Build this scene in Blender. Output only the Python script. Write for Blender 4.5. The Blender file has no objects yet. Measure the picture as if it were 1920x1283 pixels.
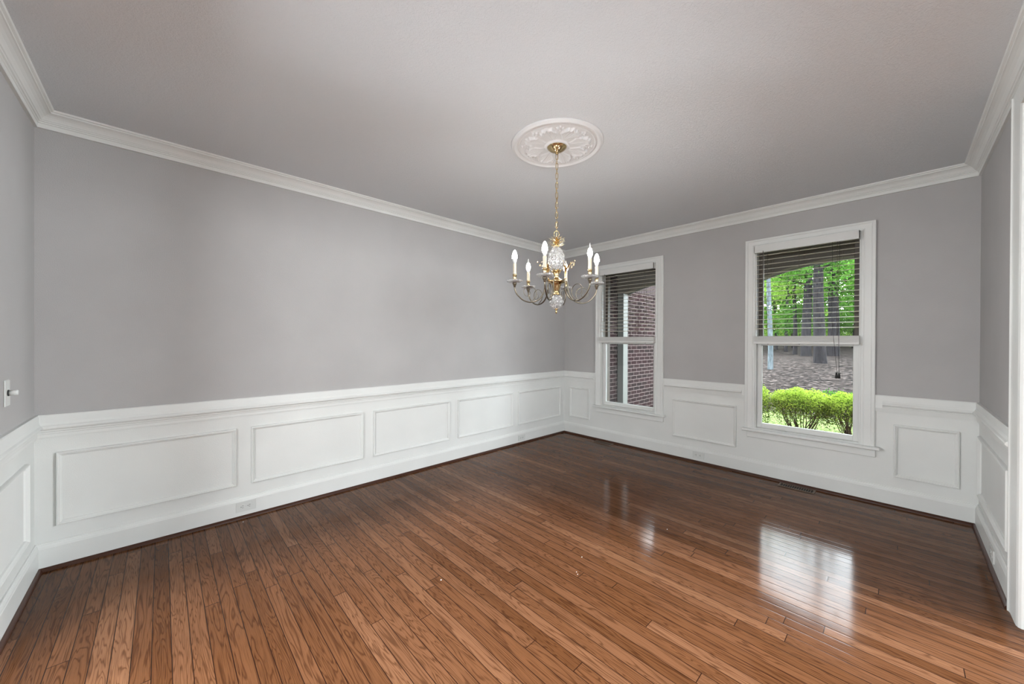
import bpy, bmesh, math, random
from mathutils import Vector, Matrix, noise as mnoise
random.seed(7)
PI = math.pi
scene = bpy.context.scene
COL = scene.collection

# ------------------------------------------------------------------ camera
W, L, H = 3.5188, 4.4625, 2.44          # room: x 0..W, y -L..0, z 0..H
def make_camera():
    yaw, roll, pitch = 0.81025, 0.00365, -0.00386
    fw = Vector((-math.sin(yaw) * math.cos(pitch), math.cos(yaw) * math.cos(pitch), math.sin(pitch)))
    r0 = Vector((math.cos(yaw), math.sin(yaw), 0)); u0 = r0.cross(fw)
    r = r0 * math.cos(roll) + u0 * math.sin(roll); u = r.cross(fw)
    cd = bpy.data.cameras.new('camera'); cd.sensor_width = 36; cd.lens = 36 * 690.65 / 1920
    cd.clip_start = 0.02; cd.clip_end = 300
    c = bpy.data.objects.new('camera', cd); COL.objects.link(c)
    m = Matrix((r, u, -fw)).transposed().to_4x4(); m.translation = (3.14486, -3.97598, 1.23736)
    c.matrix_world = m; scene.camera = c
make_camera()

# ------------------------------------------------------------------ light
SKY, SUN = 14.5, 6.0
FOYER_W, FOYER_SOFT, SIDE_SOFT, BACK_SOFT, RIGHT_FILL = 145, 330, 640, 105, 215
BULB = 140
EXPO = 0.24
scene.cycles.caustics_refractive = False; scene.cycles.caustics_reflective = False
wd = bpy.data.worlds.new('sky'); scene.world = wd; wd.use_nodes = True
bg = wd.node_tree.nodes['Background']; bg.inputs[0].default_value = (0.86, 0.95, 1.0, 1); bg.inputs[1].default_value = SKY
sd = bpy.data.lights.new('sun', 'SUN'); sd.energy = SUN; sd.angle = 0.02; sd.color = (1, 0.95, 0.84)
so = bpy.data.objects.new('sun', sd); COL.objects.link(so)
so.rotation_euler = Vector((-0.5, 0.62, 0.95)).to_track_quat('Z', 'Y').to_euler(); so.location = (0, 0, 20)
def area(name, loc, target, sx, sy, power, color=(1, 1, 1)):
    d = bpy.data.lights.new(name, 'AREA'); d.shape = 'RECTANGLE'; d.size = sx; d.size_y = sy; d.energy = power; d.color = color
    o = bpy.data.objects.new(name, d); COL.objects.link(o); o.location = loc
    o.rotation_euler = (Vector(loc) - Vector(target)).to_track_quat('Z', 'Y').to_euler(); return o
# the two-storey hall beyond the cased opening: its high upper window and its own broad daylight window
uw_ = area('hall_upper_window', (8.5, 0.0, 6.02), (0.6, -3.7, 0), 1.5, 0.42, FOYER_W, (0.97, 0.98, 1.0))
uw_.data.spread = math.radians(50)
area('hall_daylight', (8.7, -2.9, 1.9), (0, -2.6, 1.4), 3.2, 1.6, FOYER_SOFT, (0.90, 0.96, 1.0))
area('hall_side_fill', (6.68, 1.35, 1.9), (0.4, -4.4, 1.2), 0.9, 1.4, SIDE_SOFT, (0.90, 0.96, 1.0))  # fill light added in the hall to brighten the dimmer wall
area('back_room_fill', (3.45, -6.6, 1.65), (2.4, -3, 1.5), 1.5, 1.4, BACK_SOFT, (0.95, 0.98, 1.0))   # fill light added behind the camera to brighten the window wall
area('right_wall_fill', (0.12, -6.2, 1.7), (3.52, -0.5, 1.3), 0.9, 1.3, RIGHT_FILL, (0.95, 0.98, 1.0))  # unseen fill light added to brighten the short right wall
for wx in (0.935, 2.582):
    p_ = area('window_daylight_portal', (wx, 0.13, 1.27), (wx, -3, 1.27), 0.70, 1.62, 1)
    p_.data.cycles.is_portal = True
scene.view_settings.view_transform = 'Standard'; scene.view_settings.look = 'None'
scene.view_settings.exposure = EXPO; scene.view_settings.gamma = 1; scene.view_settings.use_curve_mapping = False

# ------------------------------------------------------------------ materials
def nodes(name):
    m = bpy.data.materials.new(name); m.use_nodes = True
    nt = m.node_tree; return m, nt, nt.nodes['Principled BSDF']
def link(nt, a, b): nt.links.new(a, b)
def math_(nt, op, a, b=None, c=None):
    n = nt.nodes.new('ShaderNodeMath'); n.operation = op
    for i, v in enumerate((a, b, c)):
        if v is None: continue
        if isinstance(v, (int, float)): n.inputs[i].default_value = v
        else: nt.links.new(v, n.inputs[i])
    return n.outputs[0]
def coords(nt): return nt.nodes.new('ShaderNodeTexCoord').outputs['Object']
def noise(nt, vec, scale, detail=2, rough=0.5, dist=0):
    n = nt.nodes.new('ShaderNodeTexNoise'); nt.links.new(vec, n.inputs['Vector'])
    n.inputs['Scale'].default_value = scale; n.inputs['Detail'].default_value = detail
    n.inputs['Roughness'].default_value = rough; n.inputs['Distortion'].default_value = dist
    return n.outputs['Fac']
def ramp(nt, fac, stops):
    n = nt.nodes.new('ShaderNodeValToRGB'); nt.links.new(fac, n.inputs[0]); e = n.color_ramp.elements
    while len(e) < len(stops): e.new(0.5)
    for x, (p, c) in zip(e, stops): x.position = p; x.color = (*c, 1)
    return n.outputs[0]
def mix(nt, fac, a, b, mode='MIX'):
    n = nt.nodes.new('ShaderNodeMix'); n.data_type = 'RGBA'; n.blend_type = mode
    for i, v in ((0, fac), (6, a), (7, b)):
        if isinstance(v, (int, float)): n.inputs[i].default_value = v
        elif isinstance(v, tuple): n.inputs[i].default_value = (*v, 1)
        else: nt.links.new(v, n.inputs[i])
    return n.outputs[2]
def bump(nt, b, height, dist, strength=1):
    n = nt.nodes.new('ShaderNodeBump'); n.inputs['Distance'].default_value = dist; n.inputs['Strength'].default_value = strength
    nt.links.new(height, n.inputs['Height']); nt.links.new(n.outputs[0], b.inputs['Normal'])
def paint(name, col, rough, bscale=0, bdist=0, spec=0.4):
    m, nt, b = nodes(name); v = coords(nt)
    f = noise(nt, v, 3, 3)
    c = ramp(nt, f, [(0.3, tuple(x * 0.97 for x in col)), (0.7, tuple(min(1, x * 1.03) for x in col))])
    link(nt, c, b.inputs['Base Color']); b.inputs['Roughness'].default_value = rough; b.inputs['Specular IOR Level'].default_value = spec
    if bscale: bump(nt, b, noise(nt, v, bscale, 4, 0.6), bdist)
    return m
M = {}
M['wall'] = paint('grey_wall_paint', (0.43, 0.421, 0.415), 0.75, 190, 0.0012, 0.25)
M['wall_b'] = M['wall']
M['white'] = paint('white_trim_paint', (0.70, 0.71, 0.69), 0.38, 60, 0.0004)
M['wains'] = paint('white_wainscot_paint', (0.70, 0.71, 0.69), 0.5, 190, 0.0006)
M['plaster'] = paint('white_plaster', (0.72, 0.725, 0.73), 0.7)
M['plate'] = paint('white_plastic', (0.62, 0.63, 0.61), 0.35)
M['slat'] = paint('cream_blind_slat', (0.74, 0.70, 0.60), 0.45)
M['rail_white'] = paint('white_blind_rail', (0.66, 0.66, 0.64), 0.4)
M['taupe'] = paint('dark_taupe', (0.095, 0.078, 0.062), 0.5)
M['soffit'] = paint('tan_porch_paint', (0.0912, 0.0770, 0.0570), 0.6)
M['post_paint'] = paint('pale_post_paint', (0.1292, 0.1368, 0.1254), 0.5)
M['dark'] = paint('dark_cord', (0.015, 0.015, 0.015), 0.6)
M['slot'] = paint('black_slot', (0.008, 0.008, 0.008), 0.7)
M['bronze'] = paint('brown_register_metal', (0.10, 0.065, 0.04), 0.4)
M['shoe'] = paint('dark_stained_wood', (0.045, 0.014, 0.006), 0.35)
M['candle'] = paint('ivory_candle_sleeve', (0.58, 0.52, 0.40), 0.45)
M['bulb_base'] = paint('frosted_bulb_base', (0.62, 0.63, 0.62), 0.35)
M['speck'] = paint('white_chip', (0.85, 0.82, 0.78), 0.6)
def m_ceiling():
    m, nt, b = nodes('stippled_white_ceiling'); v = coords(nt)
    b.inputs['Base Color'].default_value = (0.70, 0.725, 0.75, 1); b.inputs['Roughness'].default_value = 0.85
    b.inputs['Specular IOR Level'].default_value = 0.15
    a = noise(nt, v, 95, 5, 0.7, 0.8); c = noise(nt, v, 30, 2)
    h = math_(nt, 'ADD', ramp(nt, a, [(0.35, (0, 0, 0)), (0.62, (1, 1, 1))]), math_(nt, 'MULTIPLY', c, 0.4))
    bump(nt, b, h, 0.0016, 0.7); return m
M['ceiling'] = m_ceiling()
def metal(name, col, rough):
    m, nt, b = nodes(name); b.inputs['Metallic'].default_value = 1
    f = noise(nt, coords(nt), 40, 3)
    link(nt, ramp(nt, f, [(0.3, tuple(x * 0.8 for x in col)), (0.7, col)]), b.inputs['Base Color'])
    b.inputs['Roughness'].default_value = rough; return m
M['brass'] = metal('polished_brass', (0.60, 0.46, 0.25), 0.22)
M['gold'] = metal('gilt_leaf_metal', (0.82, 0.63, 0.34), 0.25)
M['antique'] = metal('antique_brass_tube', (0.19, 0.165, 0.125), 0.3)
def m_crystal():
    m, nt, b = nodes('cut_crystal'); b.inputs['Base Color'].default_value = (1, 1, 1, 1)
    b.inputs['Roughness'].default_value = 0.03; b.inputs['IOR'].default_value = 1.5; b.inputs['Transmission Weight'].default_value = 0.85
    b.inputs['Coat Weight'].default_value = 0.5
    return m
M['crystal'] = m_crystal()
M['dish'] = m_crystal(); M['dish'].node_tree.nodes['Principled BSDF'].inputs['IOR'].default_value = 1.22; M['dish'].node_tree.nodes['Principled BSDF'].inputs['Transmission Weight'].default_value = 0.8
def m_emit(name, col, st):
    m = bpy.data.materials.new(name); m.use_nodes = True; nt = m.node_tree; nt.nodes.clear()
    e = nt.nodes.new('ShaderNodeEmission'); o = nt.nodes.new('ShaderNodeOutputMaterial')
    e.inputs[0].default_value = (*col, 1); e.inputs[1].default_value = st; link(nt, e.outputs[0], o.inputs[0]); return m
M['glow'] = m_emit('lit_frosted_bulb', (1, 0.97, 0.93), BULB)
M['flame'] = m_emit('lit_clear_bulb', (1, 0.97, 0.92), BULB)
def m_glass(name, refl=0.05):
    m = bpy.data.materials.new(name); m.use_nodes = True; nt = m.node_tree; nt.nodes.clear()
    t = nt.nodes.new('ShaderNodeBsdfTransparent'); g = nt.nodes.new('ShaderNodeBsdfGlossy'); g.inputs['Roughness'].default_value = 0.01
    f = nt.nodes.new('ShaderNodeFresnel'); f.inputs[0].default_value = 1.45
    x = nt.nodes.new('ShaderNodeMixShader'); o = nt.nodes.new('ShaderNodeOutputMaterial')
    link(nt, f.outputs[0], x.inputs[0]); link(nt, t.outputs[0], x.inputs[1]); link(nt, g.outputs[0], x.inputs[2]); link(nt, x.outputs[0], o.inputs[0])
    return m
M['pane'] = m_glass('window_glass'); M['bulb_glass'] = m_glass('clear_bulb_glass')
def m_floor():
    m, nt, b = nodes('stained_oak_strip_floor'); v = coords(nt)
    s = nt.nodes.new('ShaderNodeSeparateXYZ'); link(nt, v, s.inputs[0]); x, y = s.outputs[0], s.outputs[1]
    PW, PL = 0.0572, 1.35
    yy = math_(nt, 'DIVIDE', y, PW); row = math_(nt, 'FLOOR', yy); fy = math_(nt, 'FRACT', yy)
    wr = nt.nodes.new('ShaderNodeTexWhiteNoise'); wr.noise_dimensions = '1D'; link(nt, row, wr.inputs['W'])
    xx = math_(nt, 'ADD', math_(nt, 'DIVIDE', x, PL), math_(nt, 'MULTIPLY', wr.outputs['Value'], 9.0))
    col = math_(nt, 'FLOOR', xx); fx = math_(nt, 'FRACT', xx)
    cv = nt.nodes.new('ShaderNodeCombineXYZ'); link(nt, col, cv.inputs[0]); link(nt, row, cv.inputs[1])
    wp = nt.nodes.new('ShaderNodeTexWhiteNoise'); wp.noise_dimensions = '2D'; link(nt, cv.outputs[0], wp.inputs['Vector'])
    rnd = wp.outputs['Value']
    sc = nt.nodes.new('ShaderNodeSeparateColor'); link(nt, wp.outputs['Color'], sc.inputs[0]); r2 = sc.outputs[0]; r3 = sc.outputs[1]
    # grain coordinates shift with every board
    g = nt.nodes.new('ShaderNodeCombineXYZ')
    link(nt, math_(nt, 'ADD', math_(nt, 'MULTIPLY', x, 0.85), math_(nt, 'MULTIPLY', rnd, 37)), g.inputs[0])
    link(nt, math_(nt, 'MULTIPLY', y, 10.5), g.inputs[1]); link(nt, math_(nt, 'MULTIPLY', r2, 29), g.inputs[2])
    n1 = noise(nt, g.outputs[0], 2.1, 2.6, 0.5, 0.5)
    dens = math_(nt, 'ADD', 50, math_(nt, 'MULTIPLY', r3, 75))
    sn = math_(nt, 'SINE', math_(nt, 'MULTIPLY', n1, dens))
    rings = ramp(nt, math_(nt, 'MULTIPLY_ADD', sn, 0.5, 0.5), [(0.0, (0.50, 0.45, 0.42)), (0.16, (0.78, 0.75, 0.72)), (0.45, (1, 1, 1))])
    g2 = nt.nodes.new('ShaderNodeCombineXYZ')
    link(nt, math_(nt, 'MULTIPLY', x, 4), g2.inputs[0]); link(nt, math_(nt, 'MULTIPLY', y, 170), g2.inputs[1]); link(nt, math_(nt, 'MULTIPLY', rnd, 11), g2.inputs[2])
    pores = ramp(nt, noise(nt, g2.outputs[0], 2.0, 3, 0.6), [(0.30, (0.62, 0.60, 0.58)), (0.55, (1, 1, 1))])
    base = ramp(nt, rnd, [(0.0, (0.092, 0.040, 0.017)), (0.3, (0.120, 0.054, 0.025)), (0.8, (0.142, 0.066, 0.032)), (1.0, (0.185, 0.090, 0.046))])
    tint = ramp(nt, r2, [(0.0, (1.0, 0.93, 0.86)), (1.0, (1.0, 1.0, 1.0))])
    c = mix(nt, 1.0, base, tint, 'MULTIPLY')
    c = mix(nt, 0.9, c, rings, 'MULTIPLY'); c = mix(nt, 0.8, c, pores, 'MULTIPLY')
    wear = ramp(nt, noise(nt, v, 1.1, 2), [(0.35, (0.90, 0.86, 0.82)), (0.65, (1.06, 1.05, 1.04))])
    c = mix(nt, 0.6, c, wear, 'MULTIPLY')
    ey = math_(nt, 'MULTIPLY', math_(nt, 'MINIMUM', fy, math_(nt, 'SUBTRACT', 1, fy)), PW)
    ex = math_(nt, 'MULTIPLY', math_(nt, 'MINIMUM', fx, math_(nt, 'SUBTRACT', 1, fx)), PL)
    e = math_(nt, 'MINIMUM', ey, ex)
    gap = nt.nodes.new('ShaderNodeMapRange'); gap.interpolation_type = 'SMOOTHSTEP'; link(nt, e, gap.inputs[0])
    gap.inputs[1].default_value = 0.0008; gap.inputs[2].default_value = 0.0021
    c = mix(nt, gap.outputs[0], (0.018, 0.007, 0.004), c)
    link(nt, c, b.inputs['Base Color'])
    rr = math_(nt, 'ADD', 0.07, math_(nt, 'MULTIPLY', noise(nt, v, 9, 3), 0.09))
    link(nt, rr, b.inputs['Roughness']); b.inputs['IOR'].default_value = 1.32
    b.inputs['Specular IOR Level'].default_value = 0.5
    bev = nt.nodes.new('ShaderNodeMapRange'); bev.interpolation_type = 'SMOOTHSTEP'; link(nt, e, bev.inputs[0])
    bev.inputs[1].default_value = 0.0; bev.inputs[2].default_value = 0.006
    h = math_(nt, 'ADD', bev.outputs[0], math_(nt, 'MULTIPLY', sn, 0.012))
    h = math_(nt, 'ADD', h, math_(nt, 'MULTIPLY', noise(nt, g.outputs[0], 1.2, 1), 0.25))
    bn = nt.nodes.new('ShaderNodeBump'); bn.inputs['Distance'].default_value = 0.0002; bn.inputs['Strength'].default_value = 0.6
    link(nt, h, bn.inputs['Height']); link(nt, bn.outputs[0], b.inputs['Normal'])
    d = nt.nodes.new('ShaderNodeBsdfDiffuse'); link(nt, c, d.inputs[0]); link(nt, bn.outputs[0], d.inputs['Normal'])
    x_ = nt.nodes.new('ShaderNodeMixShader'); x_.inputs[0].default_value = 0.66
    link(nt, d.outputs[0], x_.inputs[1]); link(nt, b.outputs[0], x_.inputs[2]); link(nt, x_.outputs[0], nt.nodes['Material Output'].inputs[0])
    return m
M['floor'] = m_floor()
def m_brick():
    m, nt, b = nodes('red_brick'); v = coords(nt)
    s = nt.nodes.new('ShaderNodeSeparateXYZ'); link(nt, v, s.inputs[0])
    cv = nt.nodes.new('ShaderNodeCombineXYZ'); link(nt, s.outputs[1], cv.inputs[0]); link(nt, s.outputs[2], cv.inputs[1])
    t = nt.nodes.new('ShaderNodeTexBrick'); link(nt, cv.outputs[0], t.inputs['Vector'])
    for k, val in (('Scale', 1), ('Mortar Size', 0.005), ('Mortar Smooth', 0.1), ('Brick Width', 0.203), ('Row Height', 0.0677), ('Bias', 0)): t.inputs[k].default_value = val
    t.inputs['Color1'].default_value = (0.022, 0.0100, 0.0108, 1); t.inputs['Color2'].default_value = (0.0105, 0.0065, 0.0066, 1); t.inputs['Mortar'].default_value = (0.17, 0.14, 0.135, 1)
    n = noise(nt, v, 60, 4)
    link(nt, mix(nt, 0.5, t.outputs[0], ramp(nt, n, [(0.3, (0.6, 0.6, 0.6)), (0.7, (1.2, 1.15, 1.15))]), 'MULTIPLY'), b.inputs['Base Color'])
    b.inputs['Specular IOR Level'].default_value = 0.05; b.inputs['Roughness'].default_value = 0.9; bump(nt, b, math_(nt, 'SUBTRACT', 1, t.outputs[1]), 0.006); return m
M['brick'] = m_brick()
def m_ground():
    m, nt, b = nodes('leaf_litter_and_lawn'); v = coords(nt)
    mp = nt.nodes.new('ShaderNodeMapping'); mp.inputs['Scale'].default_value = (1, 2.2, 1); link(nt, v, mp.inputs[0])
    vo = nt.nodes.new('ShaderNodeTexVoronoi'); link(nt, mp.outputs[0], vo.inputs['Vector']); vo.inputs['Scale'].default_value = 13; vo.inputs['Randomness'].default_value = 1
    sv = nt.nodes.new('ShaderNodeSeparateColor'); link(nt, vo.outputs['Color'], sv.inputs[0])
    n = math_(nt, 'ADD', math_(nt, 'MULTIPLY', sv.outputs[0], 0.45), math_(nt, 'MULTIPLY', noise(nt, mp.outputs[0], 14, 6, 0.75, 1.2), 0.55))
    lit = ramp(nt, n, [(0.34, (0.0019, 0.0015, 0.0014)), (0.47, (0.0076, 0.0057, 0.0049)), (0.56, (0.0182, 0.0137, 0.0125)), (0.64, (0.0323, 0.0258, 0.0239)), (0.70, (0.0836, 0.0703, 0.0646))])
    gr = ramp(nt, noise(nt, v, 26, 5, 0.7), [(0.36, (0.0190, 0.0228, 0.0076)), (0.5, (0.0646, 0.0988, 0.0266)), (0.64, (0.1900, 0.2128, 0.0988))])
    s = nt.nodes.new('ShaderNodeSeparateXYZ'); link(nt, v, s.inputs[0])
    yy = math_(nt, 'ADD', s.outputs[1], math_(nt, 'MULTIPLY', noise(nt, v, 1.5, 3), 1.2))
    lawn = nt.nodes.new('ShaderNodeMapRange'); link(nt, yy, lawn.inputs[0]); lawn.inputs[1].default_value = 6.6; lawn.inputs[2].default_value = 6.2
    near = nt.nodes.new('ShaderNodeMapRange'); link(nt, yy, near.inputs[0]); near.inputs[1].default_value = 4.5; near.inputs[2].default_value = 4.9
    link(nt, mix(nt, math_(nt, 'MULTIPLY', lawn.outputs[0], near.outputs[0]), lit, gr), b.inputs['Base Color'])
    b.inputs['Specular IOR Level'].default_value = 0.05; b.inputs['Roughness'].default_value = 0.95; bump(nt, b, n, 0.05); return m
M['ground'] = m_ground()
def m_bark(name, c0, c1):
    m, nt, b = nodes(name); v = coords(nt)
    mp = nt.nodes.new('ShaderNodeMapping'); mp.inputs['Scale'].default_value = (1, 1, 0.25); link(nt, v, mp.inputs[0])
    n = noise(nt, mp.outputs[0], 22, 4, 0.65)
    link(nt, ramp(nt, n, [(0.35, c0), (0.65, c1)]), b.inputs['Base Color']); b.inputs['Specular IOR Level'].default_value = 0.05; b.inputs['Roughness'].default_value = 0.9
    bump(nt, b, n, 0.02); return m
M['bark'] = m_bark('grey_brown_bark', (0.0055, 0.0051, 0.0058), (0.0188, 0.0177, 0.0191))
M['pale_bark'] = m_bark('pale_grey_bark', (0.0294, 0.0378, 0.0420), (0.0840, 0.1008, 0.1092))
M['twig'] = m_bark('dark_twig', (0.03, 0.022, 0.016), (0.10, 0.075, 0.055))
def m_leaf(name, c0, c1):
    m = bpy.data.materials.new(name); m.use_nodes = True; nt = m.node_tree; nt.nodes.clear()
    v = coords(nt); c = ramp(nt, noise(nt, v, 3.5, 4, 0.7), [(0.3, c0), (0.7, c1)])
    d = nt.nodes.new('ShaderNodeBsdfDiffuse'); t = nt.nodes.new('ShaderNodeBsdfTranslucent'); x = nt.nodes.new('ShaderNodeMixShader'); x.inputs[0].default_value = 0.4
    o = nt.nodes.new('ShaderNodeOutputMaterial'); link(nt, c, d.inputs[0]); link(nt, c, t.inputs[0])
    link(nt, d.outputs[0], x.inputs[1]); link(nt, t.outputs[0], x.inputs[2]); link(nt, x.outputs[0], o.inputs[0]); return m
M['leaf'] = m_leaf('woodland_leaf', (0.0164, 0.0547, 0.0082), (0.0766, 0.1860, 0.0274))
M['leaf_light'] = m_leaf('light_woodland_leaf', (0.0602, 0.1423, 0.0164), (0.1860, 0.3010, 0.0547))
M['hedge'] = m_leaf('hedge_leaf', (0.0912, 0.1672, 0.0152), (0.3040, 0.4104, 0.0608)); M['hedge_dark'] = m_leaf('shaded_hedge_leaf', (0.0228, 0.0456, 0.0076), (0.0912, 0.1520, 0.0228))

# ------------------------------------------------------------------ helpers
def tag(o, label=None, cat=None, group=None, kind=None):
    if label: o['label'] = label
    if cat: o['category'] = cat
    if group: o['group'] = group
    if kind: o['kind'] = kind
    return o
def empty(name, loc, rot=(0, 0, 0), parent=None):
    o = bpy.data.objects.new(name, None); COL.objects.link(o); o.location = loc; o.rotation_euler = rot
    o.empty_display_size = 0.05
    if parent: o.parent = parent
    return o
class MB:
    def __init__(s): s.v = []; s.f = []; s.m = []; s.s = []
    def add(s, vs, fs, mat=0, smooth=False):
        b = len(s.v); s.v += [tuple(p) for p in vs]
        for f in fs: s.f.append(tuple(i + b for i in f)); s.m.append(mat); s.s.append(smooth)
    def box(s, x0, x1, y0, y1, z0, z1, mat=0):
        vs = [(x, y, z) for x in (x0, x1) for y in (y0, y1) for z in (z0, z1)]
        s.add(vs, [(0, 1, 3, 2), (4, 6, 7, 5), (0, 4, 5, 1), (2, 3, 7, 6), (0, 2, 6, 4), (1, 5, 7, 3)], mat)
    def lathe(s, prof, n=24, c=(0, 0), mat=0, smooth=True, off=None):
        vs = []; fs = []
        for j, (r, z) in enumerate(prof):
            for i in range(n):
                a = 2 * PI * i / n; rr = r + (off(a, z, r) if off else 0)
                vs.append((c[0] + rr * math.cos(a), c[1] + rr * math.sin(a), z))
        for j in range(len(prof) - 1):
            for i in range(n): fs.append((j * n + i, j * n + (i + 1) % n, (j + 1) * n + (i + 1) % n, (j + 1) * n + i))
        fs.append(tuple(range(n))); fs.append(tuple((len(prof) - 1) * n + i for i in range(n)))
        s.add(vs, fs, mat, smooth)
    def tube(s, pts, rad, n=8, mat=0, closed=False, smooth=True):
        pts = [Vector(p) for p in pts]; k = len(pts)
        rads = rad if isinstance(rad, (list, tuple)) else [rad] * k
        vs = []; fs = []; up = None
        for i, p in enumerate(pts):
            if closed: t = pts[(i + 1) % k] - pts[i - 1]
            else: t = pts[min(i + 1, k - 1)] - pts[max(i - 1, 0)]
            t.normalize()
            if up is None: up = t.orthogonal().normalized()
            up = (up - t * up.dot(t)); up = up.normalized() if up.length > 1e-6 else t.orthogonal().normalized()
            sd_ = t.cross(up)
            for a in range(n):
                q = 2 * PI * a / n; vs.append(p + (up * math.cos(q) + sd_ * math.sin(q)) * rads[i])
        for i in range(k if closed else k - 1):
            for a in range(n):
                j = (i + 1) % k; fs.append((i * n + a, i * n + (a + 1) % n, j * n + (a + 1) % n, j * n + a))
        if not closed: fs.append(tuple(range(n - 1, -1, -1))); fs.append(tuple((k - 1) * n + a for a in range(n)))
        s.add(vs, fs, mat, smooth)
    def run(s, p0, p1, nrm, prof, m0=1, m1=1, mat=0):
        # extrude a moulding profile [(d, z)] along a wall; m = 1 mitres into an inside corner, 0 is a square end
        p0 = Vector((*p0, 0)); p1 = Vector((*p1, 0)); d = (p1 - p0).normalized(); n_ = Vector((*nrm, 0)); k = len(prof)
        vs = [p0 + d * a * m0 + n_ * a + Vector((0, 0, z)) for a, z in prof] + [p1 - d * a * m1 + n_ * a + Vector((0, 0, z)) for a, z in prof]
        fs = [(i, (i + 1) % k, k + (i + 1) % k, k + i) for i in range(k)]
        fs += [tuple(range(k - 1, -1, -1)), tuple(range(k, 2 * k))]
        s.add(vs, fs, mat)
    def frame(s, fn, u0, u1, z0, z1, prof, mat=0):
        # mitred picture-frame moulding; prof = [(inset, depth)], fn(u, z, d) -> world
        k = len(prof); vs = []; fs = []
        for (cu, cz, su, sz) in ((u0, z0, 1, 1), (u1, z0, -1, 1), (u1, z1, -1, -1), (u0, z1, 1, -1)):
            for w_, d_ in prof: vs.append(fn(cu + su * w_, cz + sz * w_, d_))
        for c in range(4):
            for i in range(k):
                j = (i + 1) % k; c2 = (c + 1) % 4; fs.append((c * k + i, c * k + j, c2 * k + j, c2 * k + i))
        s.add(vs, fs, mat)
    def build(s, name, mats, parent=None, bevel=0, loc=None, seg=1):
        me = bpy.data.meshes.new(name); me.from_pydata(s.v, [], s.f)
        if not isinstance(mats, (list, tuple)): mats = [mats]
        for m in mats: me.materials.append(m)
        me.polygons.foreach_set('material_index', s.m); me.polygons.foreach_set('use_smooth', s.s); me.update()
        bm = bmesh.new(); bm.from_mesh(me)
        if len(bm.verts) < 60000: bmesh.ops.recalc_face_normals(bm, faces=bm.faces)
        if bevel:
            bmesh.ops.bevel(bm, geom=[e for e in bm.edges if len(e.link_faces) == 2 and e.calc_face_angle(0) > 0.6], offset=bevel, segments=seg, affect='EDGES', clamp_overlap=True)
        bm.to_mesh(me); bm.free()
        o = bpy.data.objects.new(name, me); COL.objects.link(o)
        if loc: o.location = loc
        if parent: o.parent = parent
        return o
def wall_grid(us, zs, hole, split, fn, th):
    # a wall slab with openings: fn(u, z, d) -> world, d = 0 on the room side and th behind it
    b = MB(); nu, nz = len(us) - 1, len(zs) - 1
    solid = lambda i, j: 0 <= i < nu and 0 <= j < nz and not hole((us[i] + us[i + 1]) / 2, (zs[j] + zs[j + 1]) / 2)
    for i in range(nu):
        for j in range(nz):
            if not solid(i, j): continue
            u0, u1, z0, z1 = us[i], us[i + 1], zs[j], zs[j + 1]; mt = 1 if (z0 + z1) / 2 < split else 0
            q = lambda a, d: fn(a[0], a[1], d); c = [(u0, z0), (u1, z0), (u1, z1), (u0, z1)]
            b.add([q(a, 0) for a in c], [(0, 1, 2, 3)], mt); b.add([q(a, th) for a in c], [(3, 2, 1, 0)], mt)
            for (di, dj, a, e) in ((-1, 0, c[0], c[3]), (1, 0, c[1], c[2]), (0, -1, c[0], c[1]), (0, 1, c[3], c[2])):
                if not solid(i + di, j + dj): b.add([q(a, 0), q(e, 0), q(e, th), q(a, th)], [(0, 1, 2, 3)], 1)
    return b

# ------------------------------------------------------------------ room shell
RAIL = 0.72
WIN = [(0.585, 1.285), (2.230, 2.935)]; WZ = (0.44, 2.105)
fA = lambda u, z, d: (-d, u, z)              # wall_left, u = y
fB = lambda u, z, d: (u, d, z)               # wall_back, u = x
fC = lambda u, z, d: (u, -L - d, z)          # wall_front
fD = lambda u, z, d: (W + d, u, z)           # wall_right
OP = (-3.45, -1.275); OPZ = 2.27             # cased opening in wall_right
def st(o, label, cat): return tag(o, label, cat, kind='structure')
ws = [M['wall'], M['wains']]
st(wall_grid([-L, 0], [0, RAIL, H], lambda u, z: False, RAIL, fA, 0.12).build('wall_left', ws), 'long grey wall above white wainscot, on the left without windows', 'wall')
st(wall_grid([-0.12, WIN[0][0], WIN[0][1], WIN[1][0], WIN[1][1], W + 0.12], [0, WZ[0], RAIL, WZ[1], H],
   lambda u, z: any(a < u < b for a, b in WIN) and WZ[0] < z < WZ[1], RAIL, fB, 0.16).build('wall_back', ws), 'grey wall above white wainscot, holding the two windows', 'wall')
st(wall_grid([-0.12, 0.95, 3.42, W + 0.12], [0, RAIL, 2.1, H], lambda u, z: 0.95 < u < 3.42 and z < 2.1, RAIL, fC, 0.12).build('wall_front', ws), 'pale grey wall at the left edge, carrying the dimmer switch', 'wall')
st(wall_grid([-L, OP[0], OP[1], 0], [0, RAIL, OPZ, H], lambda u, z: OP[0] < u < OP[1] and z < OPZ, RAIL, fD, 0.12).build('wall_right', ws), 'short grey wall on the right between window wall and cased opening', 'wall')
b = MB(); b.box(-0.12, 9.3, -L - 0.12, 0.16, -0.05, 0); b.box(-0.9, 4.7, -7.6, -L - 0.12, -0.05, 0); b.box(W + 0.12, 9.3, 0.16, 1.5, -0.05, 0); st(b.build('floor', M['floor']), 'brown stained oak strip floor with glossy finish', 'floor')
b = MB(); b.box(-0.12, W + 0.12, -L - 0.12, 0.16, H, H + 0.1); st(b.build('ceiling', M['ceiling']), 'white stippled ceiling above the room', 'ceiling')
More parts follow.
